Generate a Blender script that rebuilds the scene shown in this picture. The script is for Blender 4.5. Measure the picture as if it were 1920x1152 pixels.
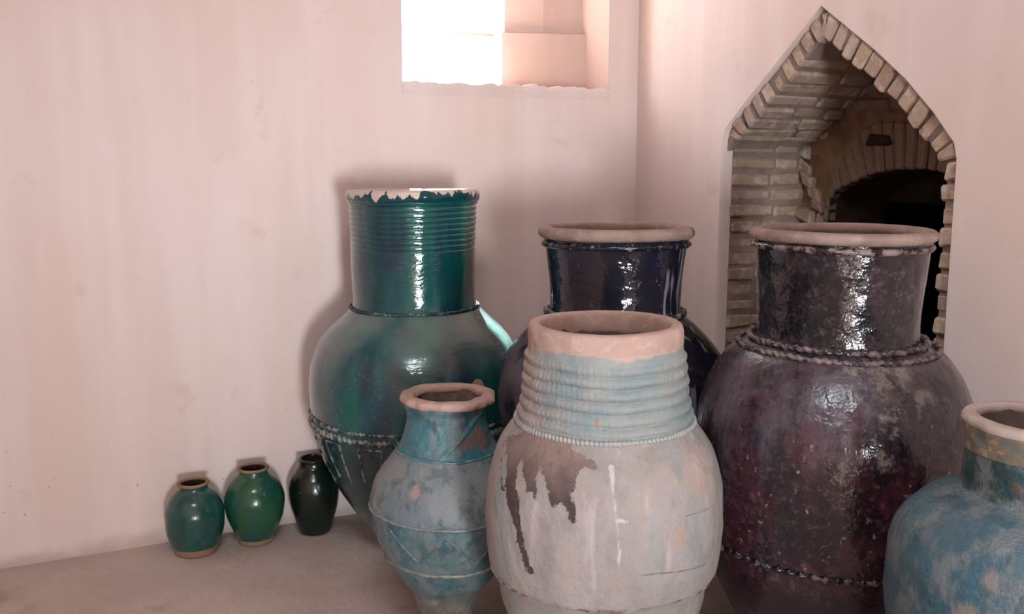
import bpy, bmesh, math, random
import numpy as np
from mathutils import Vector, Matrix, noise

for o in list(bpy.data.objects): bpy.data.objects.remove(o)
scene = bpy.context.scene
C = scene.collection
R = math.radians
random.seed(7)

# ------------------------------------------------------------------ camera
# room: left wall is the plane y = 0, right wall the plane x = 0, the corner is the origin
cam_d = bpy.data.cameras.new('camera'); cam = bpy.data.objects.new('camera', cam_d); C.objects.link(cam)
cam.location = (-2.263, -3.64, 1.45)
cam.rotation_euler = (R(90 - 8.43), 0, R(-24))
cam_d.sensor_width = 36; cam_d.lens = 1660 / 1920 * 36
cam_d.clip_start = 0.05
scene.camera = cam

# ------------------------------------------------------------------ light
w = bpy.data.worlds.new('sky'); scene.world = w; w.use_nodes = True
bg = w.node_tree.nodes['Background']; bg.inputs[0].default_value = (0.93, 0.97, 1.0, 1); bg.inputs[1].default_value = 7.0

def area(name, loc, target, sx, sy, power, col):
    l = bpy.data.lights.new(name, 'AREA'); l.shape = 'RECTANGLE'; l.size = sx; l.size_y = sy
    l.energy = power; l.color = col
    o = bpy.data.objects.new(name, l); C.objects.link(o); o.location = loc
    o.rotation_euler = (Vector(target) - Vector(loc)).to_track_quat('-Z', 'Y').to_euler()
    return o
# daylight that comes in through the low doorway behind the photographer
dl = area('doorway_daylight', (-2.3, -7.62, 0.66), (-1.15, 0, 1.60), 0.66, 1.15, 27, (0.88, 0.955, 1.0))
dl.data.spread = R(50)                                  # the doorway is deep, its light comes in as a beam
# added soft fill lamp, out of view, in a made-up roof opening
area('added_roof_fill', (-2.5, -4.1, 3.78), (-2.3, -3.7, 0), 1.2, 1.2, 60, (0.85, 0.945, 1.0))
# high sun that just clears the window sill and catches the tall jar
sd = bpy.data.lights.new('sun', 'SUN'); sd.energy = 85; sd.angle = R(.6); sd.color = (1.0, .97, .93)
sun = bpy.data.objects.new('sun', sd); C.objects.link(sun); sun.location = (0, 3, 6)
sun.rotation_euler = Vector((-.20, -1.0, -2.2)).to_track_quat('-Z', 'Y').to_euler()
# daylight in the splayed high window
area('window_daylight', (-1.0, 0.72, 2.32), (-0.42, 0.30, 2.08), 0.35, 0.5, 9, (0.92, 0.97, 1.0))

vs = scene.view_settings
scene.display_settings.display_device = 'sRGB'
vs.view_transform = 'Standard'; vs.look = 'None'; vs.gamma = 1.0; vs.use_curve_mapping = False
vs.exposure = -0.1

# ------------------------------------------------------------------ node helper
def s2l(c):
    return tuple(((v / 255) / 12.92 if v / 255 <= .04045 else ((v / 255 + .055) / 1.055) ** 2.4) for v in c) + (1.0,)

class NT:
    def __init__(s, name):
        s.m = bpy.data.materials.new(name); s.m.use_nodes = True
        s.t = s.m.node_tree; s.N = s.t.nodes; s.L = s.t.links
        s.b = s.N['Principled BSDF']
        s.tc = s.N.new('ShaderNodeTexCoord')
        s.obj = s.tc.outputs['Object']
    def put(s, sock, v):
        if hasattr(v, 'is_output'): s.L.new(v, sock)
        else: sock.default_value = v
    def map(s, vec, sc=(1, 1, 1), loc=(0, 0, 0)):
        n = s.N.new('ShaderNodeMapping'); s.L.new(vec, n.inputs[0])
        n.inputs['Scale'].default_value = sc; n.inputs['Location'].default_value = loc
        return n.outputs[0]
    def noise(s, scale, detail=3, rough=.55, sc=(1, 1, 1), loc=(0, 0, 0), dist=0, vec=None):
        n = s.N.new('ShaderNodeTexNoise'); s.L.new(s.map(vec or s.obj, sc, loc), n.inputs['Vector'])
        n.inputs['Scale'].default_value = scale; n.inputs['Detail'].default_value = detail
        n.inputs['Roughness'].default_value = rough; n.inputs['Distortion'].default_value = dist
        return n.outputs['Fac']
    def vor(s, scale, sc=(1, 1, 1), feature='F1'):
        n = s.N.new('ShaderNodeTexVoronoi'); n.feature = feature; s.L.new(s.map(s.obj, sc), n.inputs['Vector'])
        n.inputs['Scale'].default_value = scale
        return n.outputs['Distance']
    def mth(s, op, a, b=0.0, c=None, clamp=False):
        n = s.N.new('ShaderNodeMath'); n.operation = op; n.use_clamp = clamp
        s.put(n.inputs[0], a); s.put(n.inputs[1], b)
        if c is not None: s.put(n.inputs[2], c)
        return n.outputs[0]
    def step(s, v, lo, hi):                       # smooth 0..1 between lo and hi
        n = s.N.new('ShaderNodeMapRange'); n.interpolation_type = 'SMOOTHSTEP'
        s.put(n.inputs['Value'], v); n.inputs['From Min'].default_value = lo; n.inputs['From Max'].default_value = hi
        return n.outputs['Result']
    def mix(s, f, a, b):
        n = s.N.new('ShaderNodeMix'); n.data_type = 'RGBA'
        s.put(n.inputs[0], f); s.put(n.inputs[6], a); s.put(n.inputs[7], b)
        return n.outputs[2]
    def ramp(s, f, stops):
        n = s.N.new('ShaderNodeValToRGB'); s.L.new(f, n.inputs[0]); e = n.color_ramp.elements
        while len(e) < len(stops): e.new(0.5)
        for i, (p, c) in enumerate(stops): e[i].position = p; e[i].color = c
        return n.outputs[0]
    def attr(s, name):
        n = s.N.new('ShaderNodeAttribute'); n.attribute_name = name
        return n.outputs['Fac']
    def xyz(s):
        n = s.N.new('ShaderNodeSeparateXYZ'); s.L.new(s.obj, n.inputs[0]); return n.outputs
    def rnd(s):
        return s.N.new('ShaderNodeObjectInfo').outputs['Random']
    def bump(s, h, strength=.3, dist=.01, prev=None):
        n = s.N.new('ShaderNodeBump'); n.inputs['Strength'].default_value = strength; n.inputs['Distance'].default_value = dist
        s.L.new(h, n.inputs['Height'])
        if prev: s.L.new(prev, n.inputs['Normal'])
        return n.outputs[0]
    def out(s, col, rough=.8, normal=None, coat=None, spec=None, val=1.0, sat=1.0):
        if val != 1.0 or sat != 1.0:
            h = s.N.new('ShaderNodeHueSaturation'); h.inputs['Value'].default_value = val; h.inputs['Saturation'].default_value = sat
            s.put(h.inputs['Color'], col); col = h.outputs[0]
        s.put(s.b.inputs['Base Color'], col); s.put(s.b.inputs['Roughness'], rough)
        if normal is not None: s.L.new(normal, s.b.inputs['Normal'])
        if coat is not None:
            s.put(s.b.inputs['Coat Weight'], coat); s.b.inputs['Coat Roughness'].default_value = .05
            if normal is not None: s.L.new(normal, s.b.inputs['Coat Normal'])
        if spec is not None: s.put(s.b.inputs['Specular IOR Level'], spec)
        return s.m

# ------------------------------------------------------------------ materials of the room
def m_plaster(name, base, warm, pale, horiz):
    t = NT(name)
    col = t.mix(t.step(t.noise(1.1, 2, .5), .35, .68), s2l(base), s2l(warm))
    st = t.noise(5, 3, .6, sc=(1, 1, .10))                         # faint vertical wash streaks
    col = t.mix(t.mth('MULTIPLY', t.step(st, .40, .72), .42), col, s2l(pale))
    blot = t.step(t.noise(6, 4, .6), .60, .75)
    col = t.mix(t.mth('MULTIPLY', blot, .35), col, s2l((196, 166, 148)))
    speck = t.step(t.noise(46, 2, .5), .735, .765)
    low = t.step(t.xyz()[2], 1.1, .15)
    col = t.mix(t.mth('MULTIPLY', speck, t.mth('MULTIPLY_ADD', low, .55, .12)), col, s2l((105, 100, 100)))
    foot = t.step(t.mth('ADD', t.xyz()[2], t.mth('MULTIPLY', t.noise(7, 3), .12)), .13, .055)   # dirt line at the floor
    col = t.mix(t.mth('MULTIPLY', foot, .55), col, s2l((150, 132, 118)))
    b = t.bump(t.noise(2.2, 3, .5), .25, .05)
    b = t.bump(t.noise(30, 4, .6), .12, .008, b)
    return t.out(col, .9, b, spec=.25)
M_wall = m_plaster('pink_plaster', (216, 197, 193), (212, 191, 182), (227, 212, 210), 0)

M_reveal = m_plaster('darkened_window_plaster', (186, 162, 153), (180, 154, 142), (196, 174, 166), 0)  # wall plaster coloured darker to tone down the strong light in the window
def m_floor():
    t = NT('dusty_earth_floor')
    col = t.mix(t.step(t.noise(1.6, 4, .6), .35, .7), s2l((180, 163, 155)), s2l((194, 178, 170)))
    col = t.mix(t.mth('MULTIPLY', t.step(t.noise(9, 5, .65), .5, .75), .5), col, s2l((202, 186, 172)))
    d = t.step(t.noise(2.6, 3, .55, loc=(4, 2, 0)), .57, .72)
    col = t.mix(t.mth('MULTIPLY', d, .5), col, s2l((122, 96, 84)))
    b = t.bump(t.noise(5, 4, .6), .35, .03)
    b = t.bump(t.noise(60, 3, .6), .2, .006, b)
    return t.out(col, .88, b, spec=.25)
M_floor = m_floor()

def m_brick(name='dusty_yellow_brick', browning=0.0):
    t = NT(name)
    r = t.rnd()
    col = t.ramp(r, [(0, s2l((150, 116, 88))), (.3, s2l((166, 134, 106))), (.6, s2l((156, 126, 112))), (.8, s2l((174, 142, 106))), (1, s2l((172, 150, 134)))])
    col = t.mix(t.mth('MULTIPLY', t.step(t.noise(22, 4, .6), .45, .7), .55), col, s2l((200, 184, 170)))
    col = t.mix(t.mth('MULTIPLY', t.step(t.noise(34, 3, .6, loc=(3, 1, 0)), .55, .72), .5), col, s2l((120, 92, 74)))
    if browning: col = t.mix(browning, col, s2l((118, 90, 70)))
    b = t.bump(t.noise(40, 4, .65), .5, .012)
    return t.out(col, .9, b, spec=.2, sat=.78)
M_brick = m_brick(); M_brick_brown = m_brick('dark_brown_brick', .8)  # second brick is tinted darker brown, for the arch and tympanum
def m_mortar(name, a, b_):
    t = NT(name)
    col = t.mix(t.step(t.noise(9, 4, .6), .35, .7), s2l(a), s2l(b_))
    return t.out(col, .95, t.bump(t.noise(25, 5, .65), .6, .02), spec=.15)
M_mortar = m_mortar('grey_mortar', (150, 130, 120), (128, 108, 98))
M_tymp = m_mortar('brown_rendered_brick', (142, 112, 88), (112, 84, 66))
M_dark = m_mortar('dark_brown_plaster', (70, 58, 50), (50, 40, 36))  # plain dark brown for the opening, the chamber and the hole block

# ------------------------------------------------------------------ mesh helpers
def mesh_obj(name, verts, faces, mat, parent=None, smooth=True):
    me = bpy.data.meshes.new(name); me.from_pydata([tuple(v) for v in verts], [], faces); me.validate(); me.update()
    if smooth:
        me.polygons.foreach_set('use_smooth', [True] * len(me.polygons))
    o = bpy.data.objects.new(name, me); C.objects.link(o)
    if mat: me.materials.append(mat)
    if parent: o.parent = parent
    return o
def structure(o): o['kind'] = 'structure'; return o
def grid_faces(nu, nv, off=0, closed=False):
    f = []
    for j in range(nv - 1):
        for i in range(nu - (0 if closed else 1)):
            a = off + j * nu + i; b = off + j * nu + (i + 1) % nu
            f.append((a, b, b + nu, a + nu))
    return f
class Surf:                                            # quads of one fixed surface
    def __init__(s): s.v = []; s.f = []
    def quad(s, a, b, c, d):
        n = len(s.v); s.v += [a, b, c, d]; s.f.append((n, n + 1, n + 2, n + 3))
    def box(s, x0, x1, y0, y1, z0, z1):
        P = [(x, y, z) for z in (z0, z1) for y in (y0, y1) for x in (x0, x1)]; n = len(s.v); s.v += P
        s.f += [tuple(n + i for i in q) for q in ((0, 2, 3, 1), (4, 5, 7, 6), (0, 1, 5, 4), (2, 6, 7, 3), (0, 4, 6, 2), (1, 3, 7, 5))]
    def obj(s, name, mat, parent=None, smooth=False): return mesh_obj(name, s.v, s.f, mat, parent, smooth)

HC = 3.7                                              # ceiling height
X0, Y0 = -4.6, -7.65                                   # far sides of the room

# ------------------------------------------------------------------ floor, ceiling and plain walls
nx, ny = 90, 130
fv = []
for j in range(ny):
    for i in range(nx):
        x = X0 - .1 + (2.9 - X0) * i / (nx - 1); y = Y0 - .3 + (0.1 - Y0 + .25) * j / (ny - 1)
        fv.append((x, y, .006 * noise.noise((x * 1.7, y * 1.7, 0)) + .003 * noise.noise((x * 6, y * 6, 3)) - .004))
structure(mesh_obj('floor', fv, grid_faces(nx, ny), M_floor))
s = Surf(); zc0, zc1 = HC, HC + .15; ox0, ox1, oy0, oy1 = -3.15, -1.85, -4.75, -3.45     # ceiling, with a square opening added for the fill lamp
s.box(X0 - .3, ox0, Y0 - .3, .40, zc0, zc1); s.box(ox1, 3.0, Y0 - .3, .40, zc0, zc1); s.box(ox0, ox1, Y0 - .3, oy0, zc0, zc1); s.box(ox0, ox1, oy1, .40, zc0, zc1)
structure(s.obj('ceiling', M_wall))
s = Surf(); s.box(X0 - .25, X0, Y0, .0, -.02, HC); structure(s.obj('wall_far_left', M_wall))

# wall behind the photographer with the low doorway
DX0, DX1, DZ = -2.70, -1.90, 1.55
s = Surf()
s.box(X0, DX0, Y0 - .22, Y0, -.02, HC); s.box(DX1, 0, Y0 - .22, Y0, -.02, HC); s.box(DX0, DX1, Y0 - .22, Y0, DZ, HC)
structure(s.obj('wall_back', M_wall))
def m_wood():
    t = NT('old_brown_wood')
    col = t.mix(t.noise(14, 4, .6, sc=(1, 1, .08)), s2l((92, 66, 46)), s2l((132, 98, 70)))
    return t.out(col, .7)
M_wood = m_wood()
s = Surf()
s.box(DX0, DX0 + .06, Y0 - .2, Y0 - .12, 0, DZ); s.box(DX1 - .06, DX1, Y0 - .2, Y0 - .12, 0, DZ); s.box(DX0 + .06, DX1 - .06, Y0 - .2, Y0 - .12, DZ - .06, DZ)
structure(s.obj('door_1', M_wood))

# ------------------------------------------------------------------ left wall with the high window
WX0, WX1, WZ0, WZ1 = -1.14, -0.155, 1.843, 3.30
def wob(x, z, k):                                       # hand-laid plaster is never quite flat
    return .010 * noise.noise((x * .9, z * .9, k)) + .003 * noise.noise((x * 4, z * 4, k + 9))
def plaster_sheet(us, vs_, place, skip):
    """us, vs_ : sorted grid lines; place(u, v) -> point; skip(u0,u1,v0,v1) -> leave the cell open"""
    V = [place(u, v) for v in vs_ for u in us]; nu = len(us); F = []
    for j in range(len(vs_) - 1):
        for i in range(nu - 1):
            if skip(us[i], us[i + 1], vs_[j], vs_[j + 1]): continue
            a = j * nu + i; F.append((a, a + 1, a + 1 + nu, a + nu))
    return V, F
def lines(a, b, step, extra=()):
    n = max(2, int(round((b - a) / step)) + 1); L = list(np.linspace(a, b, n))
    L = [l for l in L if all(abs(l - e) > step * .45 for e in extra)] + list(extra)
    return sorted(L)
us = lines(X0, 0, .1, (WX0, WX1)); vz = lines(-.02, HC, .1, (WZ0, WZ1))
def inwin(u0, u1, v0, v1):
    cu, cv = (u0 + u1) / 2, (v0 + v1) / 2
    return WX0 < cu < WX1 and WZ0 < cv < WZ1
def edge_fade(x, z): return min(1, max(abs(x - min(max(x, WX0), WX1)), abs(z - min(max(z, WZ0), WZ1))) / .25)
V, F = plaster_sheet(us, vz, lambda u, v: (u, wob(u, v, 1) * edge_fade(u, v) * min(1, -u / .2), v), inwin)
structure(mesh_obj('wall_left', V, F, M_wall))

win = bpy.data.objects.new('window_1', None); C.objects.link(win); win['kind'] = 'structure'
win.location = (WX0, 0, WZ0)
def wpart(s, name, mat=None):
    o = s.obj(name, mat or M_reveal); o.parent = win; o.matrix_parent_inverse = Matrix.Translation((-WX0, 0, -WZ0)); return o
s = Surf(); s.box(WX1, WX1 + .012, .003, .66, WZ0 - .01, WZ1); wpart(s, 'reveal')
s = Surf(); s.box(WX0 - .012, WX0, .003, .42, WZ0 - .01, WZ1); wpart(s, 'reveal')
s = Surf(); s.box(WX0, WX1, .003, .45, WZ1, WZ1 + .012); wpart(s, 'lintel')
# splayed back of the window: a lower step standing proud of the upper part
def prism(poly, z0, z1):
    n = len(poly); v = [(x, y, z0) for x, y in poly] + [(x, y, z1) for x, y in poly]
    f = [tuple(range(n))[::-1], tuple(range(n, 2 * n))] + [(i, (i + 1) % n, (i + 1) % n + n, i + n) for i in range(n)]
    s = Surf(); s.v = v; s.f = f; return s
wpart(prism([(WX1, .215), (-.34, .258), (-.55, .325), (-.63, .62), (WX1, .62)], WZ0 - .06, 2.118), 'splay_step')
wpart(prism([(WX1, .265), (-.34, .312), (-.51, .385), (-.58, .66), (WX1, .66)], 2.118, WZ1), 'splay')
s = Surf(); s.box(WX0, -.53, .385, .41, 2.108, 2.118); wpart(s, 'glazing_bar')
# worn sill with a ragged plaster edge
nu = 70; sv = []; prof_s = [(-.0, -.055), (-.004, -.02), (-.006, -.004), (.004, .004), (.05, .006), (.62, .0)]
for (dy, dz) in prof_s:
    for i in range(nu):
        x = WX0 + (WX1 - WX0) * i / (nu - 1)
        k = .010 * noise.noise((x * 14, 0, 5)) + .006 * noise.noise((x * 40, 0, 8))
        sv.append((x, dy - (.006 + k if -.03 < dz < .005 and dy < .01 else 0), WZ0 + dz + (k if dz > -.03 else 0)))
o = mesh_obj('window_sill', sv, grid_faces(nu, len(prof_s)), M_wall); o.parent = win; o.matrix_parent_inverse = Matrix.Translation((-WX0, 0, -WZ0))

# ------------------------------------------------------------------ right wall with the pointed alcove
# opening outline on the wall, (y, z) from the foot of one jamb over the apex to the other
A_L = [(-.643, 0), (-.644, .8), (-.646, 1.20), (-.648, 1.54), (-.653, 1.60), (-.672, 1.643), (-.80, 1.745), (-.943, 1.852), (-1.06, 1.942), (-1.177, 2.032)]
A_R = [(-1.177, 2.032), (-1.30, 1.945), (-1.428, 1.853), (-1.557, 1.751), (-1.672, 1.640), (-1.752, 1.548), (-1.765, 1.50), (-1.767, 1.2), (-1.768, .8), (-1.768, 0)]
def resample(P, step):
    out = [Vector(P[0])]
    for a, b in zip(P[:-1], P[1:]):
        a, b = Vector(a), Vector(b); n = max(1, int(round((b - a).length / step)))
        out += [a.lerp(b, k / n) for k in range(1, n + 1)]
    return out
AL = resample(A_L, .05); AR = resample(A_R, .05); A = AL + AR[1:]
wr = Surf()
def wrx(y, z): return wob(y, z, 21) * min(1, max(0, abs(y + 1.2) - .62) / .25 if abs(y + 1.2) > .62 else (max(0, z - 2.1) / .3)) * min(1, -y / .2)
def sheet_add(us, vz):
    V, F = plaster_sheet(us, vz, lambda u, v: (wrx(u, v), u, v), lambda *a: False)
    n = len(wr.v); wr.v += V; wr.f += [tuple(i + n for i in f) for f in F]
# beside and above the opening, following its outline
zL = [p.y for p in AL]; zs_top = lines(2.032, HC, .12)
for (pts, yend) in ((AL, 0.0), (AR[::-1], Y0)):
    k = 9 if yend == 0.0 else 34
    V = []; F = []
    for p in pts:
        for i in range(k):
            t_ = (i / (k - 1)) ** 1.3; y = p.x + (yend - p.x) * t_
            V.append((wrx(y, p.y), y, p.y))
    n = len(wr.v); wr.v += V; wr.f += [tuple(q + n for q in f) for f in grid_faces(k, len(pts))]
apx = -1.177
ysl = [apx + (0 - apx) * (i / 8) ** 1.3 for i in range(9)]; ysr = [apx + (Y0 - apx) * (i / 33) ** 1.3 for i in range(34)]
sheet_add(ysl, zs_top); sheet_add(ysr, zs_top)
# rounded plaster edge turning into the opening
cen = Vector((-1.2, 1.2))
def inward(i):
    a = A[max(0, i - 1)]; b = A[min(len(A) - 1, i + 1)]
    t = (b - a).normalized(); n = Vector((-t.y, t.x))
    if n.dot(Vector((-1.2, 1.25)) - A[i]) < 0: n = -n
    return n
V = []
edge = [(0, 0), (.004, .004), (.014, .008), (.05, .010)]
for i, p in enumerate(A):
    n = inward(i)
    for dx, dn in edge:
        q = p + n * dn; V.append((dx, q.x, q.y))
n = len(wr.v); wr.v += V; wr.f += [tuple(q + n for q in f) for f in grid_faces(len(edge), len(A))]
structure(wr.obj('wall_right', M_wall, smooth=True))

# unseen walls added to block stray sunlight behind the alcove
s = Surf(); s.box(0.02, 2.75, 0, .12, -.02, HC); s.box(2.63, 2.75, Y0, 0, -.02, HC); s.box(0.02, 2.63, Y0 - .12, Y0, -.02, HC)
structure(s.obj('wall_light_block', M_wall))
# the brick-lined alcove behind it
alc = bpy.data.objects.new('wall_alcove', None); C.objects.link(alc); alc['kind'] = 'structure'
alc.location = (0.3, -1.2, 0); AI = Matrix.Translation((-.3, 1.2, 0))
def apart(o):
    o.parent = alc; o.matrix_parent_inverse = AI; return o
DEP = .43                                                # depth of the alcove
def ring_w(i):                                           # how far the brick ring comes in from the plaster edge
    p = A[i]
    if p.x > apx: return .012 + .072 * min(1, max(0, (p.y - 1.55) / .12))
    return .058 + .030 * min(1, max(0, (p.y - 1.45) / .15))
nA = len(A)
def off_pt(fi, d):                                       # point at fractional index along the outline, moved inward by d
    i = int(max(0, min(nA - 2, math.floor(fi)))); t = fi - i
    p = A[i].lerp(A[i + 1], t); n = inward(i).lerp(inward(i + 1), t).normalized()
    return p + n * d
V = []
for i in range(nA):                                      # mortar bed: front ring and the lining behind
    w_ = ring_w(i)
    for x, d in ((.022, -.004), (.025, w_ - .009), (.040, w_ - .009), (.25, w_ - .010), (DEP + .03, w_ - .008)):
        q = off_pt(i, d)
        V.append((x + .004 * noise.noise((q.x * 20, q.y * 20, x)), q.x, q.y))
apart(mesh_obj('mortar', V, grid_faces(5, nA), M_mortar))

def brick_mesh(name, corners, seed, jit=.004, mat=None):
    """corners: 8 points (x0 face then x1 face) -> worn brick with knocked-off edges"""
    bm = bmesh.new(); rr = random.Random(seed)
    vs_ = [bm.verts.new(Vector(c) + Vector((rr.uniform(-jit, jit), rr.uniform(-jit, jit), rr.uniform(-jit, jit)))) for c in corners]
    for q in ((0, 1, 2, 3), (7, 6, 5, 4), (0, 4, 5, 1), (1, 5, 6, 2), (2, 6, 7, 3), (3, 7, 4, 0)): bm.faces.new([vs_[k] for k in q])
    bmesh.ops.recalc_face_normals(bm, faces=bm.faces)
    bmesh.ops.bevel(bm, geom=list(bm.edges), offset=.0075, segments=1, affect='EDGES')
    me = bpy.data.meshes.new(name); bm.to_mesh(me); bm.free(); me.materials.append(mat or M_brick)
    o = bpy.data.objects.new(name, me); C.objects.link(o); return o
# arc length along the outline
Ls = [0.0]
for i in range(1, nA): Ls.append(Ls[-1] + (A[i] - A[i - 1]).length)
def idx_at(sl): return float(np.interp(sl, Ls, range(nA)))
iapex = len(AL) - 1; total = Ls[-1]; sap = Ls[iapex]
seed = 100
def course(s0, s1, rows, seed):
    """one brick course between arc lengths s0 and s1; rows = list of (x0, x1)"""
    for (x0, x1) in rows:
        seed += 1; rr = random.Random(seed)
        f0, f1 = idx_at(s0 + rr.uniform(-.003, .003)), idx_at(s1 + rr.uniform(-.003, .003)); fm = (f0 + f1) / 2
        w_ = ring_w(int(round(fm))) + rr.uniform(-.008, .007)
        a0, a1 = off_pt(f0, w_ - .10 if x0 > .1 else .006), off_pt(f1, w_ - .10 if x0 > .1 else .006)
        if w_ < .03: a0, a1 = off_pt(f0, -.05), off_pt(f1, -.05)
        b0, b1 = off_pt(f0, w_), off_pt(f1, w_)
        xs = x0 + rr.uniform(-.005, .006)
        cs = [(xs, a0.x, a0.y), (xs, a1.x, a1.y), (xs, b1.x, b1.y), (xs, b0.x, b0.y),
              (x1, a0.x, a0.y), (x1, a1.x, a1.y), (x1, b1.x, b1.y), (x1, b0.x, b0.y)]
        apart(brick_mesh('brick', cs, seed))
    return seed
def run(sa, sb, pitch, joint, jamb, seed):
    n = int(round((sb - sa) / pitch)); p = (sb - sa) / n
    for k in range(n):
        s0 = sa + k * p + joint / 2; s1 = s0 + p - joint
        rr = random.Random(seed * 3 + k)
        x0 = .052 if jamb == 'L' else .016
        c1 = rr.uniform(.17, .27); c2 = c1 + rr.uniform(.12, .2)
        rows = [(x0, c1), (c1 + .014, c2), (c2 + .014, DEP + .0)]
        if jamb == 'R': rows = [(x0, .26)]
        seed = course(s0, s1, rows, seed)
    return seed
s_jl = float(np.interp(AL.index(min(AL, key=lambda p: abs(p.y - 1.575) + abs(p.x + .65))), range(nA), Ls))
i_r = min(range(iapex, nA), key=lambda i: abs(A[i].y - 1.49)); s_jr = Ls[i_r]
seed = run(.02, s_jl, .066, .019, 'L', seed)
seed = run(s_jl, sap - .035, .064, .016, 'A', seed)
seed = run(sap + .035, s_jr, .066, .008, 'A', seed)
seed = run(s_jr, total - .02, .068, .014, 'R', seed)
# keystone gap filler at the apex
k0, k1 = idx_at(sap - .03), idx_at(sap + .03)
a0, a1, b0, b1 = off_pt(k0, .006), off_pt(k1, .006), off_pt(k0, .07), off_pt(k1, .07)
apart(brick_mesh('brick', [(x, p.x, p.y) for x in (.012, .25) for p in (a0, a1, b1, b0)], 999, .002))

# back of the alcove: rendered brick with a segmental soldier arch over a dark opening
INT = [(-.832, 0), (-.832, 1.276), (-.84, 1.36), (-.885, 1.395), (-.937, 1.418), (-1.07, 1.46), (-1.196, 1.475), (-1.314, 1.473), (-1.44, 1.447), (-1.55, 1.40), (-1.60, 1.34), (-1.605, 0)]
I_ = resample(INT, .06)
def backx(y, z): return DEP + .006 * noise.noise((y * 9, z * 9, 2))
V = []; k = 10
for p in I_:                                             # from the opening out to beyond the lining
    q = Vector((p.x, p.y)); d = Vector((p.x + 1.21, p.y - .9 if p.y > 1.0 else 0)); d.normalize()
    tgt = q + d * (.8 if p.y > 1.28 else .35)
    for i in range(k):
        e = q.lerp(tgt, i / (k - 1)); V.append((backx(e.x, e.y), e.x, e.y))
apart(mesh_obj('back_wall', V, grid_faces(k, len(I_)), M_tymp))
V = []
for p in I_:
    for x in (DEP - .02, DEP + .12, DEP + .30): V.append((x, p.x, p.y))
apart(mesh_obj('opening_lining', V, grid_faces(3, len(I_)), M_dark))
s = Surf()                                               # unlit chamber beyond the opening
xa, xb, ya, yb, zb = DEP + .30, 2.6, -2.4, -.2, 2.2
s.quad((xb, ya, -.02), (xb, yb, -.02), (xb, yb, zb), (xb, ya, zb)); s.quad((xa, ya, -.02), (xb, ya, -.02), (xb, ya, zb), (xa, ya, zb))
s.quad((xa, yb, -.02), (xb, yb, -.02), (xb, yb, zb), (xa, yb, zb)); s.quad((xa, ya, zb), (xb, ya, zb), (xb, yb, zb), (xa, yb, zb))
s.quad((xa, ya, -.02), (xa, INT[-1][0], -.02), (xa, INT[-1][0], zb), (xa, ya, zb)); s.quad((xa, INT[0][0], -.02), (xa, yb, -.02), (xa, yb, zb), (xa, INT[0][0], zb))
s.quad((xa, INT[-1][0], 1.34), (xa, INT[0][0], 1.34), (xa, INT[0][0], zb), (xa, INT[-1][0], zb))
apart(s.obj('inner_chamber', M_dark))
def pl(P, t):
    P = [Vector(p) for p in P]; L = [0]
    for a, b in zip(P[:-1], P[1:]): L.append(L[-1] + (b - a).length)
    x = t * L[-1]; i = max(i for i in range(len(P) - 1) if L[i] <= x + 1e-9); return P[i].lerp(P[i + 1], (x - L[i]) / (L[i + 1] - L[i]))
IN2 = [(-.832, 1.26), (-.84, 1.36), (-.885, 1.395), (-.937, 1.418), (-1.07, 1.46), (-1.196, 1.475), (-1.314, 1.473), (-1.44, 1.447)]
EX2 = [(-.81, 1.27), (-.83, 1.385), (-.862, 1.471), (-.917, 1.570), (-.989, 1.632), (-1.08, 1.655), (-1.23, 1.645), (-1.34, 1.62), (-1.48, 1.57)]
nb = 16
for i in range(nb):
    t0, t1 = (i + .025) / nb, (i + .975) / nb
    a0, a1, b0, b1 = pl(IN2, t0), pl(IN2, t1), pl(EX2, t0), pl(EX2, t1)
    xf = DEP - .032 + random.uniform(-.003, .003)
    o = brick_mesh('arch_brick', [(x, p.x, p.y) for x in (xf, DEP + .02) for p in (a0, a1, b1, b0)], 2000 + i, .003, M_brick_brown); apart(o)
# coursed bricks of the tympanum above the arch, low relief
row = 0; z = 1.70
while z < 1.98:
    y = -.72 - (row % 2) * .09
    while y > -1.6:
        y1 = y - random.uniform(.15, .2)
        if Vector((y, z)).x < -.66 and z < 1.98 - abs((y + y1) / 2 + 1.18) * .72:
            xf = DEP - .008 + random.uniform(-.005, .005)
            apart(brick_mesh('brick', [(x, yy, zz) for x in (xf, DEP + .03) for (yy, zz) in ((y, z), (y1, z), (y1, z + .045), (y, z + .045))], 3000 + int(-y * 1000) + row, .004, M_brick_brown))
        y = y1 - .016
    z += .062; row += 1
# rough rubble patches running down the pier beside the opening
for i, (y, z, w_, h_) in enumerate([(-.665, 1.60, .05, .05), (-.66, 1.53, .055, .05), (-.668, 1.45, .06, .055), (-.70, 1.405, .06, .05), (-.735, 1.35, .065, .05), (-.768, 1.30, .06, .05), (-.79, 1.24, .06, .05), (-.70, 1.26, .10, .05), (-.69, 1.19, .09, .05), (-.77, 1.17, .07, .055), (-.70, 1.11, .10, .05)]):
    apart(brick_mesh('brick', [(x, yy, zz) for x in (DEP - .022 - .012 * (i % 2), DEP + .02) for (yy, zz) in ((y + w_ / 2, z + .014), (y - w_ / 2, z - .014), (y - w_ / 2, z + h_ - .012), (y + w_ / 2, z + h_ + .012))], 4000 + i, .009))
# dark block standing in for the shade of a hole in the arch
apart(brick_mesh('hole_shade_block', [(x, yy, zz) for x in (DEP - .046, DEP + .02) for (yy, zz) in ((-1.02, 1.563), (-1.15, 1.560), (-1.14, 1.600), (-1.04, 1.608))], 4100, .004, M_dark))

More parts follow.
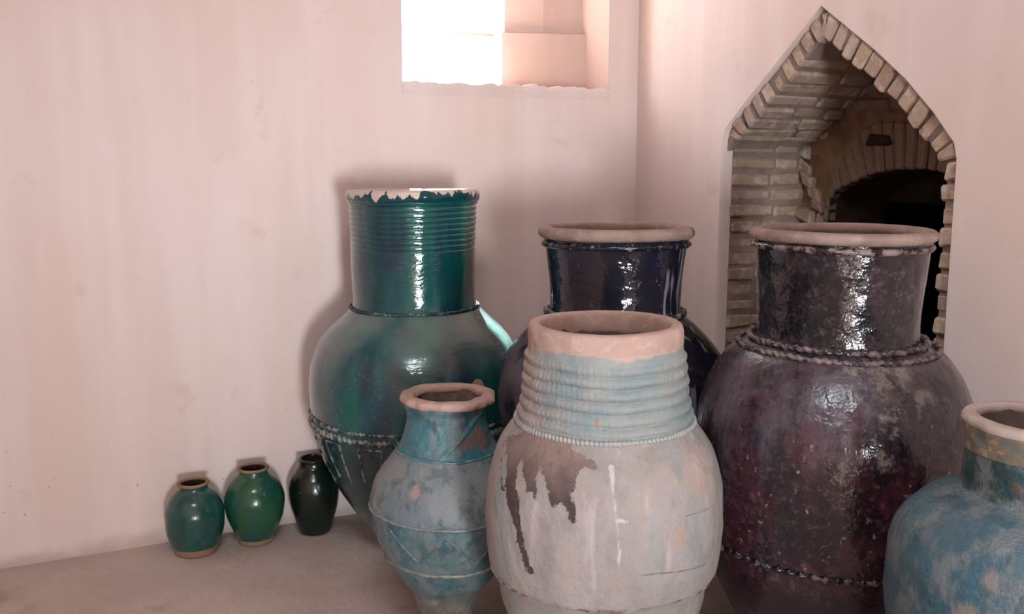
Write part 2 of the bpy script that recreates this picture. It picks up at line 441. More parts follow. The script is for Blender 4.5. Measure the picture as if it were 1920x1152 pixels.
# ------------------------------------------------------------------ jar building
def pchip(xs, ys, q):
    xs = np.array(xs, float); ys = np.array(ys, float); h = np.diff(xs); d = np.diff(ys) / h; n = len(xs); m = np.zeros(n)
    m[0], m[-1] = d[0], d[-1]
    for i in range(1, n - 1):
        if d[i - 1] * d[i] > 0:
            w1 = 2 * h[i] + h[i - 1]; w2 = h[i] + 2 * h[i - 1]; m[i] = (w1 + w2) / (w1 / d[i - 1] + w2 / d[i])
    q = np.array(q, float); i = np.clip(np.searchsorted(xs, q) - 1, 0, n - 2); t = (q - xs[i]) / h[i]
    return ((2 * t**3 - 3 * t**2 + 1) * ys[i] + (t**3 - 2 * t**2 + t) * h[i] * m[i] + (-2 * t**3 + 3 * t**2) * ys[i + 1] + (t**3 - t**2) * h[i] * m[i + 1])

class Jar:
    SEG = 256
    def __init__(s, name, label, cat, loc, rotz, tab, seed, amp=.006, group=None, size=1.0):
        s.root = bpy.data.objects.new(name, None); C.objects.link(s.root)
        s.root.location = (loc[0], loc[1], loc[2] if len(loc) > 2 else 0); s.root.rotation_euler = (0, 0, R(rotz)); s.root.scale = (size,) * 3
        s.root['label'] = label; s.root['category'] = cat
        s.root.empty_display_size = .1
        if group: s.root['group'] = group
        tab = sorted(tab); s.z = [t[0] for t in tab]; s.r = [t[1] for t in tab]; s.seed = seed; s.amp = amp
        s.ridge = None
    def R(s, z): return pchip(s.z, s.r, z)
    def disp(s, x, y, z):                                 # slow hand-thrown unevenness, shared by all parts of the jar
        a = s.amp
        return a * noise.noise((x * 2.6 + s.seed, y * 2.6, z * 2.2)) * 1.3 + a * .35 * noise.noise((x * 11, y * 11 + s.seed, z * 11))
    def sag(s, x, y): return s.amp * .9 * noise.noise((x * 3 + s.seed * 2, y * 3, 7))
    def lathe(s, name, rz, mat, seg=None, fun=None, attrs=None, parent=None, rough=0.0):
        seg = seg or s.SEG; V = []; U = np.linspace(-math.pi, math.pi, seg, endpoint=False)
        cs, sn = np.sin(U), -np.cos(U)                     # u = 0 faces local -Y, u grows towards +X
        top = s.z[-1]
        for (r, z) in rz:
            for k in range(seg):
                rr = r + (fun(U[k], z) if fun else 0)
                x, y = rr * cs[k], rr * sn[k]
                d = s.disp(x, y, z)
                if rough: d += rough * noise.noise((x * 28, y * 28, z * 28 + s.seed))
                g = (rr + d) / rr if rr > 1e-6 else 1
                V.append((x * g, y * g, z + s.sag(x, y) * max(0, min(1, (z - .03) / top))))
        F = grid_faces(seg, len(rz), closed=True)
        o = mesh_obj(name, V, F, mat, parent or s.root)
        if rz[0][1] < .002:                                # close the foot
            bm = bmesh.new(); bm.from_mesh(o.data); bm.verts.ensure_lookup_table()
            bm.faces.new([bm.verts[i] for i in range(seg)][::-1]); bm.to_mesh(o.data); bm.free()
        if attrs:
            P = np.array(V); u = np.degrees(np.arctan2(P[:, 0], -P[:, 1]))[:]
            for an, fn in attrs.items():
                at = o.data.attributes.new(an, 'FLOAT', 'POINT'); at.data.foreach_set('value', np.asarray(fn(u, P[:, 2]), dtype=np.float32))
        return o
    def outer(s, z0, z1, n):
        # rows spread evenly along the outline
        q = np.linspace(z0, z1, 600); r = s.R(q); L = np.concatenate([[0], np.cumsum(np.hypot(np.diff(q), np.diff(r)))])
        zz = np.interp(np.linspace(0, L[-1], n), L, q); return list(zip(s.R(zz), zz))
    def inner(s, ztop, zbot, t, n=40):
        zz = np.linspace(ztop, zbot, n); rr = np.maximum(s.R(zz) - t, .02); return list(zip(rr, zz))
    def band(s, name, z, rad, mat, beads=0, depth=.3, twist=0.0, dr=0.0, flat=1.0, rough=.0, seg=None, waves=0.0):
        r0 = float(s.R([z])[0]) + dr; nv = 10; seg = seg or (max(256, beads * 6) if beads else 256)
        U = np.linspace(-math.pi, math.pi, seg, endpoint=False); V = []
        for j in range(nv):
            a = 2 * math.pi * j / nv
            for k in range(seg):
                m = rad * (1 + (depth * math.sin(beads * U[k] + twist * math.sin(a)) if beads else 0))
                m *= 1 + rough * noise.noise((U[k] * 6, s.seed, a))
                zz = z + flat * m * math.sin(a) + waves * noise.noise((math.sin(U[k]) * 2, math.cos(U[k]) * 2, s.seed + z))
                rr = float(r0) + m * math.cos(a)
                x, y = rr * math.sin(U[k]), -rr * math.cos(U[k]); d = s.disp(x, y, z); g = (rr + d) / rr
                V.append((x * g, y * g, zz + s.sag(x, y)))
        F = grid_faces(seg, nv, closed=True)
        for k in range(seg): F.append(((nv - 1) * seg + k, (nv - 1) * seg + (k + 1) % seg, (k + 1) % seg, k))
        return mesh_obj(name, V, F, mat, s.root)
    def surf(s, u, z, lift=0.0):                           # point on the outside at angle u (degrees) and height z
        a = R(u); r = float(s.R([z])[0]); x, y = r * math.sin(a), -r * math.cos(a); g = (r + s.disp(x, y, z) + lift) / r
        return Vector((x * g, y * g, z + s.sag(x, y)))
    def cord(s, name, pts, rad, mat, parent=None, n=14, bead=0.0):
        """a raised clay line along points (u, z)"""
        P = []
        for (a, b) in zip(pts[:-1], pts[1:]):
            for k in range(n): t = k / n; P.append((a[0] + (b[0] - a[0]) * t, a[1] + (b[1] - a[1]) * t))
        P.append(pts[-1]); W = [s.surf(u, z) for u, z in P]; V = []; m = 6
        for i, p in enumerate(W):
            tg = (W[min(i + 1, len(W) - 1)] - W[max(i - 1, 0)]).normalized(); nn = Vector((p.x, p.y, 0)).normalized(); b = tg.cross(nn).normalized()
            rr = rad * (1 + bead * math.sin(i * 2.1))
            for k in range(m):
                a = 2 * math.pi * k / m; V.append(p + nn * rr * .8 * math.cos(a) + b * rr * math.sin(a))
        F = grid_faces(m, len(W), closed=True); F.append(tuple(range(m))); F.append(tuple(range((len(W) - 1) * m, len(W) * m))[::-1])
        return mesh_obj(name, V, F, mat, parent or s.root)
def torus_rz(r0, z0, a, b, n=14, e=2.0):                   # closed rim section, superellipse
    L = []
    for k in range(n + 1):
        t = 2 * math.pi * k / n; c, s_ = math.cos(t), math.sin(t)
        L.append((r0 + a * math.copysign(abs(c) ** (2 / e), c), z0 + b * math.copysign(abs(s_) ** (2 / e), s_)))
    return L
def sdf(poly, rref):
    """signed distance in metres (positive inside) to a patch outlined in (degrees, height)"""
    Q = np.array([(R(u) * rref, z) for u, z in poly])
    def f(u, z):
        x = np.radians(u) * rref; d = np.full(len(x), 1e9); ins = np.zeros(len(x), bool)
        for i in range(len(Q)):
            a, b = Q[i], Q[(i + 1) % len(Q)]; e = b - a; px, py = x - a[0], z - a[1]
            t = np.clip((px * e[0] + py * e[1]) / max(e @ e, 1e-9), 0, 1); d = np.minimum(d, np.hypot(px - t * e[0], py - t * e[1]))
            c = ((a[1] > z) != (b[1] > z)); 
            with np.errstate(divide='ignore', invalid='ignore'): xi = (b[0] - a[0]) * (z - a[1]) / (b[1] - a[1] + 1e-12) + a[0]
            ins ^= c & (x < xi)
        return np.where(ins, d, -d)
    return f
def dots(lst, rref):
    """largest (radius - distance) to a set of round chips (u, z, radius)"""
    def f(u, z):
        v = np.full(len(u), -1.0)
        for (a, b, r) in lst: v = np.maximum(v, r - np.hypot(np.radians(u - a) * rref, z - b))
        return v
    return f

# ------------------------------------------------------------------ clay materials
def m_clay(name, a, b_, c, rough=.92):
    t = NT(name)
    col = t.mix(t.step(t.noise(8, 4, .6), .35, .65), s2l(a), s2l(b_))
    col = t.mix(t.mth('MULTIPLY', t.step(t.noise(30, 4, .6), .52, .7), .6), col, s2l(c))
    return t.out(col, rough, t.bump(t.noise(60, 4, .65), .4, .006), spec=.2, val=.82, sat=.9)
M_clay_pink = m_clay('pink_fired_clay', (194, 158, 144), (182, 144, 130), (206, 178, 166))
M_clay_dusty = m_clay('dusty_fired_clay', (166, 138, 126), (148, 120, 108), (180, 158, 146))
M_clay_tan = m_clay('tan_unglazed_clay', (164, 124, 94), (146, 108, 80), (176, 142, 114))
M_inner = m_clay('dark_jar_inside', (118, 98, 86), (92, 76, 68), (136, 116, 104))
M_inner_dk = m_clay('darker_jar_inside', (70, 56, 50), (50, 40, 36), (86, 70, 62))  # darker brown inside for the corner jar and the little pots

# ------------------------------------------------------------------ tall teal jar
def m_teal(name, decor=False):
    t = NT(name); x, y, z = t.xyz()
    dr = t.noise(9, 4, .55, sc=(1, 1, .13))
    col = t.ramp(dr, [(.28, s2l((4, 44, 62))), (.45, s2l((6, 78, 84))), (.60, s2l((12, 96, 88))), (.78, s2l((28, 108, 78)))])
    navy = t.step(t.noise(4.5, 3, .5, sc=(1, 1, .35), loc=(2, 0, 0)), .53, .68)
    col = t.mix(t.mth('MULTIPLY', navy, .7), col, s2l((14, 38, 62)))
    # pitted, scratched belly
    zone = t.mth('MULTIPLY', t.step(z, .50, .62), t.step(z, .85, .72))
    pit = t.step(t.noise(55, 3, .6, sc=(1, 1, 1.6)), .60, .70)
    col = t.mix(t.mth('MULTIPLY', t.mth('MULTIPLY', pit, zone), .35), col, s2l((120, 150, 150)))
    col = t.mix(t.mth('MULTIPLY', t.step(z, .53, .52), .5), col, s2l((38, 54, 60)))
    dust = t.mth('MULTIPLY', t.mth('MULTIPLY', t.step(z, .70, .86), t.step(z, .965, .95)), t.step(t.noise(6, 4, .6, sc=(1, 1, .3), loc=(9, 2, 0)), .30, .60))
    col = t.mix(t.mth('MULTIPLY', dust, .38), col, s2l((128, 138, 130)))
    chip = t.mth('MULTIPLY', t.attr('chip'), 1.0)
    chipm = t.step(t.mth('ADD', chip, t.mth('MULTIPLY', t.mth('SUBTRACT', t.noise(40, 3), .5), .012)), -.001, .002)
    col = t.mix(chipm, col, s2l((196, 150, 138)))
    b = t.bump(t.noise(26, 3, .55, sc=(1, 1, 2.4)), .20, .010)
    b = t.bump(t.noise(110, 2, .5), .10, .004, b)
    rough = t.mth('MULTIPLY_ADD', chipm, .7, t.mth('MULTIPLY_ADD', t.noise(7, 3), .14, t.mth('MULTIPLY_ADD', dust, .12, .05)))
    return t.out(col, rough, b, coat=t.mth('MULTIPLY_ADD', chipm, -.5, .5), val=.72, sat=.95)
M_teal = m_teal('teal_green_glaze')
def m_teal_rim():
    t = NT('teal_glaze_with_bare_lip'); x, y, z = t.xyz()
    teeth = t.noise(34, 2, .5, sc=(1, 1, .15)); side = t.step(x, .07, -.05)
    h = t.mth('MULTIPLY_ADD', t.mth('SUBTRACT', teeth, .5), .10, z)
    h = t.mth('MULTIPLY_ADD', side, .012, h)
    m = t.step(h, 1.388, 1.391)
    col = t.mix(m, s2l((8, 66, 74)), s2l((206, 186, 174)))
    return t.out(col, t.mth('MULTIPLY_ADD', m, .3, .12), t.bump(t.noise(45, 3), .2, .006), coat=.4, val=.8)
M_teal_rim = m_teal_rim()
def m_relief(name, glaze, worn, lo=.42, hi=.6):
    t = NT(name); m = t.step(t.noise(36, 4, .6), lo, hi)
    return t.out(t.mix(m, s2l(glaze), s2l(worn)), t.mth('MULTIPLY_ADD', m, .5, .18), t.bump(t.noise(80, 3), .25, .004), val=.78, sat=.85)
M_teal_rel = m_relief('worn_pale_relief', (34, 62, 68), (150, 148, 138))
M_teal_rope = m_relief('dark_teal_rope', (16, 62, 68), (120, 124, 118), .5, .68)

TEAL = [(1.40, .240), (1.378, .246), (1.353, .244), (1.339, .239), (1.166, .235), (1.0, .233), (.965, .238), (.938, .262), (.896, .308), (.86, .343), (.822, .370), (.726, .401), (.641, .408), (.555, .402), (.468, .386), (.358, .350), (.248, .297), (.159, .241), (.103, .200), (0, .142)]
j = Jar('storage_jar', 'tall glossy teal jar with grooved neck against the pink wall under the window', 'jar', (-1.240, -.425), -17.7, TEAL, 3.1, .005)
chips = {'chip': dots([(33, .715, .028), (29, .70, .012), (60, .93, .006)], .4)}
j.lathe('body', j.outer(0, .955, 150), M_teal, attrs=chips)
def teal_ridge(u, z):
    if 1.175 < z < 1.345:
        k = ((z - 1.175) / .0195 + .04 * math.sin(u * 2)) % 1.0
        return -.0042 * math.exp(-((k - .5) / .15) ** 2)
    return 0
j.lathe('neck', list(zip(j.R(np.linspace(.955, 1.362, 190)), np.linspace(.955, 1.362, 190))), M_teal, fun=teal_ridge, attrs={'chip': dots([(83, 1.16, .02), (86, 1.22, .022), (85, 1.29, .02)], .24)})
j.lathe('rim', torus_rz(.229, 1.377, .0225, .024, 18, 2.8), M_teal_rim, rough=.002)
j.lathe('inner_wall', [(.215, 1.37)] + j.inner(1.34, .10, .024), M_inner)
j.band('rope_band', .960, .0052, M_teal_rope, beads=150, depth=.3, twist=1.2, dr=.004)
j.band('rope_band', .562, .0055, M_teal_rel, beads=150, depth=.35, twist=1.0, dr=.001)
j.band('rope_band', .532, .0085, M_teal_rel, beads=110, depth=.45, twist=1.0, dr=.001, flat=1.1)
for k in range(14):                                        # hanging panels scratched round the lower body
    u = -50 + k * 360 / 14
    j.cord('relief_panel', [(u - 7.0, .37), (u - 6.5, .503), (u + 6.5, .505), (u + 4.0, .37)] if k % 2 else [(u - 2.5, .36), (u - 6.5, .502), (u + 6.5, .506), (u + 7.5, .355)], .0042, M_teal_rel, bead=.25)
    for du in (0.5, 12.8):
        p = j.surf(u + du, .478); bm = bmesh.new(); bmesh.ops.create_icosphere(bm, subdivisions=2, radius=.010)
        nrm = Vector((p.x, p.y, 0)).normalized(); rot = nrm.to_track_quat('Z', 'Y').to_matrix().to_4x4()
        bmesh.ops.transform(bm, matrix=Matrix.Translation(p) @ rot @ Matrix.Diagonal((1, 1, .45, 1)), verts=bm.verts)
        me = bpy.data.meshes.new('clay_boss'); bm.to_mesh(me); bm.free(); me.materials.append(M_teal_rope)
        o = bpy.data.objects.new('clay_boss', me); C.objects.link(o); o.parent = j.root

# ------------------------------------------------------------------ dark jars
def m_navy():
    t = NT('navy_brown_glaze'); x, y, z = t.xyz()
    col = t.ramp(t.noise(8, 4, .55, sc=(1, 1, .3)), [(.3, s2l((12, 16, 34))), (.45, s2l((34, 30, 36))), (.6, s2l((22, 28, 50))), (.8, s2l((58, 42, 44)))])
    dust = t.mth('MULTIPLY', t.step(z, 1.0, .92), t.step(t.noise(7, 4, .6), .28, .58))
    dust = t.mth('MULTIPLY', dust, t.step(x, .20, -.05))
    col = t.mix(t.mth('MULTIPLY', dust, .65), col, s2l((104, 92, 104)))
    drip = t.mth('MULTIPLY', t.step(t.noise(30, 3, .5, sc=(1, 1, .05)), .60, .68), t.step(x, .02, .12))
    col = t.mix(t.mth('MULTIPLY', drip, .75), col, s2l((132, 130, 138)))
    sp = t.step(t.noise(26, 4, .65, loc=(5, 0, 0)), .64, .72)
    col = t.mix(t.mth('MULTIPLY', sp, .5), col, s2l((116, 100, 122)))
    b = t.bump(t.noise(14, 3, .5, sc=(1, 1, 1.2)), .35, .016); b = t.bump(t.noise(45, 3, .55), .18, .006, b)
    rough = t.mth('MULTIPLY_ADD', t.mth('MAXIMUM', dust, drip), .45, .09)
    return t.out(col, rough, b, coat=t.mth('MULTIPLY_ADD', dust, -.4, .4))
M_navy = m_navy()
CORNER = [(1.265, .262), (1.252, .258), (1.226, .250), (1.190, .243), (1.078, .231), (1.0, .228), (.973, .240), (.945, .273), (.912, .309), (.858, .358), (.81, .390), (.751, .407), (.673, .410), (.554, .392), (.414, .343), (.273, .272), (.15, .211), (0, .154), (-.0636, .135)]
j = Jar('storage_jar', 'dark navy glazed jar with thick bare clay rim in the corner of the room', 'jar', (-.739, -1.068, .0609), -30.6, CORNER, 8.4, .006, size=.958)
j.lathe('body', j.outer(-.0636, .985, 120), M_navy)
j.lathe('neck', j.outer(.985, 1.245, 50), M_navy)
j.lathe('rim', torus_rz(.244, 1.257, .026, .021, 18, 2.4), M_clay_dusty, rough=.004)
j.band('collar', 1.218, .010, m_relief('glazed_collar', (30, 28, 42), (140, 122, 120), .5, .66), dr=.002, rough=.3)
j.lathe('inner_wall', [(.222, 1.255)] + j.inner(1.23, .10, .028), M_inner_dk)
j.band('rope_band', .978, .009, m_relief('dusty_dark_rope', (48, 42, 52), (128, 112, 108), .45, .62), beads=70, depth=.35, twist=1.0, dr=.004)

def m_purple():
    t = NT('aubergine_glaze'); x, y, z = t.xyz()
    col = t.ramp(t.noise(6, 5, .6, sc=(1, 1, .7)), [(.30, s2l((16, 14, 24))), (.45, s2l((44, 26, 34))), (.58, s2l((72, 36, 44))), (.75, s2l((46, 34, 56)))])
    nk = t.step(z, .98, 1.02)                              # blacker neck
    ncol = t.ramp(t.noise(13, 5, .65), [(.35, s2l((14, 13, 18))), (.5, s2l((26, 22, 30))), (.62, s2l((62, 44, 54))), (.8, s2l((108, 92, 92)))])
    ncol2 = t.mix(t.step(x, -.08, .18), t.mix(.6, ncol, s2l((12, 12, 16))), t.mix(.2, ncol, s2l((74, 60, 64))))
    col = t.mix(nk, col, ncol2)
    # dusty lilac film on the shoulder, running down in streaks
    run = t.noise(13, 4, .55, sc=(1, 1, .10))
    fall = t.mth('MULTIPLY', t.step(t.mth('ADD', z, t.mth('MULTIPLY', t.mth('SUBTRACT', run, .5), .9)), .62, .95), t.step(z, 1.02, .99))
    film = t.mth('MULTIPLY', fall, t.step(t.noise(9, 5, .65, sc=(1, 1, .35), loc=(1, 4, 0)), .28, .62))
    col = t.mix(t.mth('MULTIPLY', film, .62), col, s2l((104, 97, 106)))
    blot = t.step(t.mth('ADD', t.attr('scuff'), t.mth('MULTIPLY', t.mth('SUBTRACT', t.noise(24, 6, .75), .5), .22)), .0, .03)
    col = t.mix(t.mth('MULTIPLY', blot, .6), col, s2l((158, 146, 138)))
    # pale pits where the glaze has boiled
    pz = t.mth('MULTIPLY', t.step(z, .34, .5), t.step(z, .92, .78))
    pit = t.step(t.noise(58, 3, .6, sc=(1, 1, .75), loc=(3, 7, 1)), .60, .70)
    pit = t.mth('MULTIPLY', pit, t.step(t.noise(20, 4, .65, loc=(2, 2, 2)), .46, .58))
    pit = t.mth('MULTIPLY', pit, t.mth('MULTIPLY_ADD', pz, .8, .15))
    col = t.mix(pit, col, s2l((150, 132, 130)))
    mott = t.step(t.noise(46, 5, .7), .50, .68)
    col = t.mix(t.mth('MULTIPLY', mott, .34), col, s2l((116, 98, 106)))
    dk = t.step(t.noise(38, 4, .65, loc=(6, 6, 1)), .50, .64)
    col = t.mix(t.mth('MULTIPLY', dk, .55), col, s2l((18, 14, 20)))
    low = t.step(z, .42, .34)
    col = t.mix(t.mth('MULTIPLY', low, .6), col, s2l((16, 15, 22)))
    b = t.bump(t.noise(24, 3, .55), .28, .014); b = t.bump(t.noise(70, 3, .55), .22, .006, b)
    rough = t.mth('MULTIPLY_ADD', t.mth('MAXIMUM', film, blot), .22, t.mth('MULTIPLY_ADD', t.noise(9, 3), .18, .05))
    return t.out(col, rough, b, coat=t.mth('MULTIPLY_ADD', film, -.35, .35), val=.8)
M_purple = m_purple()
PURPLE = [(1.297, .238), (1.274, .230), (1.24, .226), (1.17, .220), (1.11, .216), (1.049, .214), (1.005, .217), (.988, .240), (.973, .272), (.926, .315), (.864, .350), (.802, .371), (.739, .381), (.66, .382), (.58, .378), (.483, .368), (.362, .341), (.286, .311), (.208, .270), (.119, .213), (0, .143), (-.0357, .128)]
j = Jar('storage_jar', 'large aubergine purple jar with blackish neck in front of the brick alcove', 'jar', (-.473, -1.810, .0348), -44.4, PURPLE, 15.7, .006, size=.976)
scuff = {'scuff': dots([(22, .955, .045), (34, .95, .035), (9, .965, .02), (24, .86, .035), (40, .90, .03), (17, .76, .02)], .33)}
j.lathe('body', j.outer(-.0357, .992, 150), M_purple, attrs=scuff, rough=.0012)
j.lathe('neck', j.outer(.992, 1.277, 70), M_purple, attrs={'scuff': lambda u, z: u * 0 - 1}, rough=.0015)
j.lathe('rim', torus_rz(.222, 1.291, .023, .0165, 18, 2.2), M_clay_dusty, rough=.003)
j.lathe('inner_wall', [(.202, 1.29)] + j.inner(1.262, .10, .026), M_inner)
j.band('collar', 1.261, .0085, m_relief('worn_neck_collar', (44, 28, 30), (150, 124, 116), .42, .6), dr=.001, rough=.35)
M_prope = m_relief('dusty_purple_rope', (58, 46, 56), (140, 116, 112), .42, .62)
j.band('rope_band', 1.000, .0078, M_prope, beads=60, depth=.25, twist=1.3, dr=.014, rough=.5)
j.band('rope_band', .981, .0072, M_prope, beads=72, depth=.3, twist=1.3, dr=.010, rough=.3)
j.band('rope_band', .438, .0075, m_relief('dark_purple_rope', (32, 24, 34), (130, 104, 100), .48, .66), beads=76, depth=.5, dr=.001)

# ------------------------------------------------------------------ whitish jar in front
def m_white():
    t = NT('weathered_whitish_glaze'); x, y, z = t.xyz()
    col = t.mix(t.step(t.noise(5, 4, .6, sc=(1, 1, .5)), .35, .65), s2l((186, 170, 165)), s2l((172, 157, 151)))
    col = t.mix(t.mth('MULTIPLY', t.step(t.noise(17, 6, .75, sc=(1, 1, .6), loc=(5, 5, 2)), .46, .62), .6), col, s2l((152, 142, 138)))
    col = t.mix(t.mth('MULTIPLY', t.step(t.noise(9, 4, .55, sc=(1, 1, .14), loc=(3, 0, 0)), .50, .68), .55), col, s2l((152, 166, 166)))
    col = t.mix(t.mth('MULTIPLY', t.step(t.noise(16, 4, .55, sc=(1, 1, .10), loc=(0, 6, 0)), .58, .70), .6), col, s2l((212, 198, 196)))
    col = t.mix(t.mth('MULTIPLY', t.mth('MULTIPLY', t.step(t.noise(9, 5, .65, loc=(7, 1, 0)), .54, .66), t.step(x, .02, .16)), .4), col, s2l((206, 164, 138)))
    low = t.step(t.mth('MULTIPLY_ADD', t.noise(8, 3), .08, z), .50, .40)
    col = t.mix(t.mth('MULTIPLY', low, .5), col, s2l((160, 166, 162)))
    # bare clay chips
    ch = t.step(t.mth('ADD', t.attr('chip'), t.mth('MULTIPLY', t.mth('SUBTRACT', t.noise(20, 5, .65), .5), .07)), -.012, .022)
    col = t.mix(t.mth('MULTIPLY', ch, .6), col, s2l((204, 158, 128)))
    # white lime run
    run = t.step(t.mth('ADD', t.attr('run'), t.mth('MULTIPLY', t.mth('SUBTRACT', t.noise(36, 5, .7, sc=(1, 1, .4)), .5), .030)), -.001, .006)
    col = t.mix(t.mth('MULTIPLY', run, .7), col, s2l((226, 216, 212)))
    # flaked area where the brown body shows
    nz = t.mth('MULTIPLY', t.mth('SUBTRACT', t.noise(55, 6, .8, sc=(1, 1, .6)), .5), .05)
    pk = t.step(t.mth('ADD', t.attr('flake'), nz), .0005, .0025)
    bro = t.mix(t.step(t.mth('MULTIPLY_ADD', t.noise(14, 4, .6), .12, z), .885, .75), s2l((160, 130, 120)), s2l((84, 66, 63)))
    bro = t.mix(t.mth('MULTIPLY', t.step(t.noise(70, 4, .65), .5, .7), .5), bro, s2l((112, 90, 84)))
    col = t.mix(pk, col, bro)
    ck = t.step(t.mth('ADD', t.attr('crack'), t.mth('MULTIPLY', t.mth('SUBTRACT', t.noise(50, 3), .5), .003)), -.001, .001)
    col = t.mix(t.mth('MULTIPLY', ck, .6), col, s2l((110, 90, 86)))
    h = t.mth('SUBTRACT', t.noise(34, 5, .6), t.mth('MULTIPLY', pk, 1.2))
    b = t.bump(h, .55, .008); b = t.bump(t.noise(100, 3, .6), .3, .004, b)
    return t.out(col, t.mth('MULTIPLY_ADD', pk, .3, .58), b, spec=.3, val=.71, sat=.86)
M_white = m_white()
def m_white_neck():
    t = NT('weathered_pale_blue_glaze'); x, y, z = t.xyz()
    col = t.mix(t.step(t.noise(7, 4, .6), .35, .65), s2l((168, 172, 168)), s2l((146, 160, 162)))
    col = t.mix(t.mth('MULTIPLY', t.step(t.noise(15, 6, .7, loc=(4, 5, 2)), .45, .66), .55), col, s2l((180, 168, 160)))
    col = t.mix(t.mth('MULTIPLY', t.step(t.noise(11, 4, .55, loc=(2, 5, 0)), .54, .68), .6), col, s2l((118, 158, 166)))
    col = t.mix(t.mth('MULTIPLY', t.step(t.noise(18, 3, .5, loc=(8, 5, 0)), .60, .72), .5), col, s2l((150, 150, 172)))
    col = t.mix(t.mth('MULTIPLY', t.step(x, -.13, -.19), .7), col, s2l((202, 172, 158)))
    top = t.step(t.mth('MULTIPLY_ADD', t.mth('SUBTRACT', t.noise(11, 4, .55), .5), .09, z), 1.028, 1.036)
    col = t.mix(top, col, s2l((208, 168, 150)))
    ch = t.step(t.attr('chip'), -.001, .003)
    col = t.mix(ch, col, s2l((178, 124, 104)))
    b = t.bump(t.noise(30, 5, .6), .4, .008)
    b = t.bump(t.noise(75, 2, .5, sc=(1, 1, .35)), .35, .006, b)
    return t.out(col, .6, b, spec=.3, val=.68, sat=.8)
M_white_neck = m_white_neck()
WHITE = [(1.075, .196), (1.033, .198), (.978, .204), (.936, .208), (.901, .211), (.858, .219), (.83, .228), (.809, .244), (.766, .272), (.723, .286), (.679, .297), (.636, .302), (.578, .304), (.519, .302), (.462, .295), (.450, .292), (.441, .280), (.43, .277), (.392, .268), (.37, .266), (.291, .241), (.218, .214), (.141, .184), (.063, .151), (0, .133), (-.0402, .118)]
j = Jar('storage_jar', 'pale whitish jar with ridged neck and flaked brown patch on its shoulder', 'jar', (-1.172, -1.761, .0392), -30.1, WHITE, 21.3, .006, size=.973)
FLAKE = [(-73, .797), (-57, .826), (-37, .835), (-24, .836), (-18, .814), (-13, .805), (-4, .799), (-4, .784), (-12, .78), (-13, .753), (-15, .725), (-12.5, .698), (-11, .662), (-14, .656), (-17, .694), (-20, .699), (-24, .685), (-27, .721), (-31, .748), (-34, .771), (-34, .744), (-32.5, .70), (-36, .71), (-38.5, .710), (-43, .744), (-47.5, .776), (-49, .756), (-47, .72), (-42, .682), (-39, .63), (-37, .588), (-32, .519), (-35, .510), (-44.5, .618), (-49, .661), (-54, .702), (-60, .758)]
LINE = [(-76, .80), (-54, .691), (-57, .689), (-70, .771)]
RUN = [(2, .79), (5, .79), (6.5, .68), (12.5, .672), (12.5, .665), (7, .667), (9, .60), (7, .55), (5.5, .66)]
def crackf(u, z):
    f1 = sdf([(12, .542), (26, .540), (56, .524), (56, .520), (26, .535), (12, .539)], .3)(u, z)
    f2 = sdf([(40, .666), (57, .663), (57, .659), (40, .662)], .3)(u, z); return np.maximum(f1, f2)
def flakef(u, z): return np.maximum(sdf(FLAKE, .295)(u, z), sdf(LINE, .29)(u, z))
at = {'flake': flakef, 'run': sdf(RUN, .3), 'crack': crackf, 'chip': dots([(19, .664, .004), (36, .622, .024), (45, .775, .010), (51, .72, .018)], .3)}
Jar.SEG = 400
j.lathe('body', j.outer(-.0402, .832, 230), M_white, attrs=at, rough=.0012)
Jar.SEG = 256
def white_ridge(u, z):
    zz = z + .005 * noise.noise((math.sin(u) * 2.0, math.cos(u) * 2.0, 3.3)) + .0015 * math.sin(u * 3)
    if .838 < zz < 1.015:
        k = (zz - .838) / .0295; f = min(1, (zz - .838) / .012, (1.015 - zz) / .012)
        return .0125 * f * (abs(math.sin(math.pi * k)) ** .75 - .45) * (.75 + .5 * noise.noise((math.sin(u) * 3, math.cos(u) * 3, round(k - .5) * 1.7))) + .0012 * math.sin(u * 90 + k) * f
    return 0
zz = np.linspace(.825, 1.058, 130)
j.lathe('neck', list(zip(j.R(zz), zz)), M_white_neck, fun=white_ridge, attrs={'chip': dots([(-5, .882, .008)], .22)}, rough=.0015)
j.lathe('rim', torus_rz(.181, 1.052, .018, .032, 20, 3.0), M_clay_pink, rough=.003)
j.lathe('inner_wall', [(.166, 1.055)] + j.inner(1.02, .08, .034), M_inner)
j.band('rope_band', .833, .0068, m_relief('pale_blue_rope', (160, 164, 160), (176, 166, 160), .4, .65), beads=130, depth=.2, twist=.6, dr=-.001, rough=.3)
j.band('rope_band', .448, .0052, m_relief('worn_pale_band', (170, 162, 157), (118, 98, 92), .46, .60), dr=-.003, rough=1.2, waves=.010)

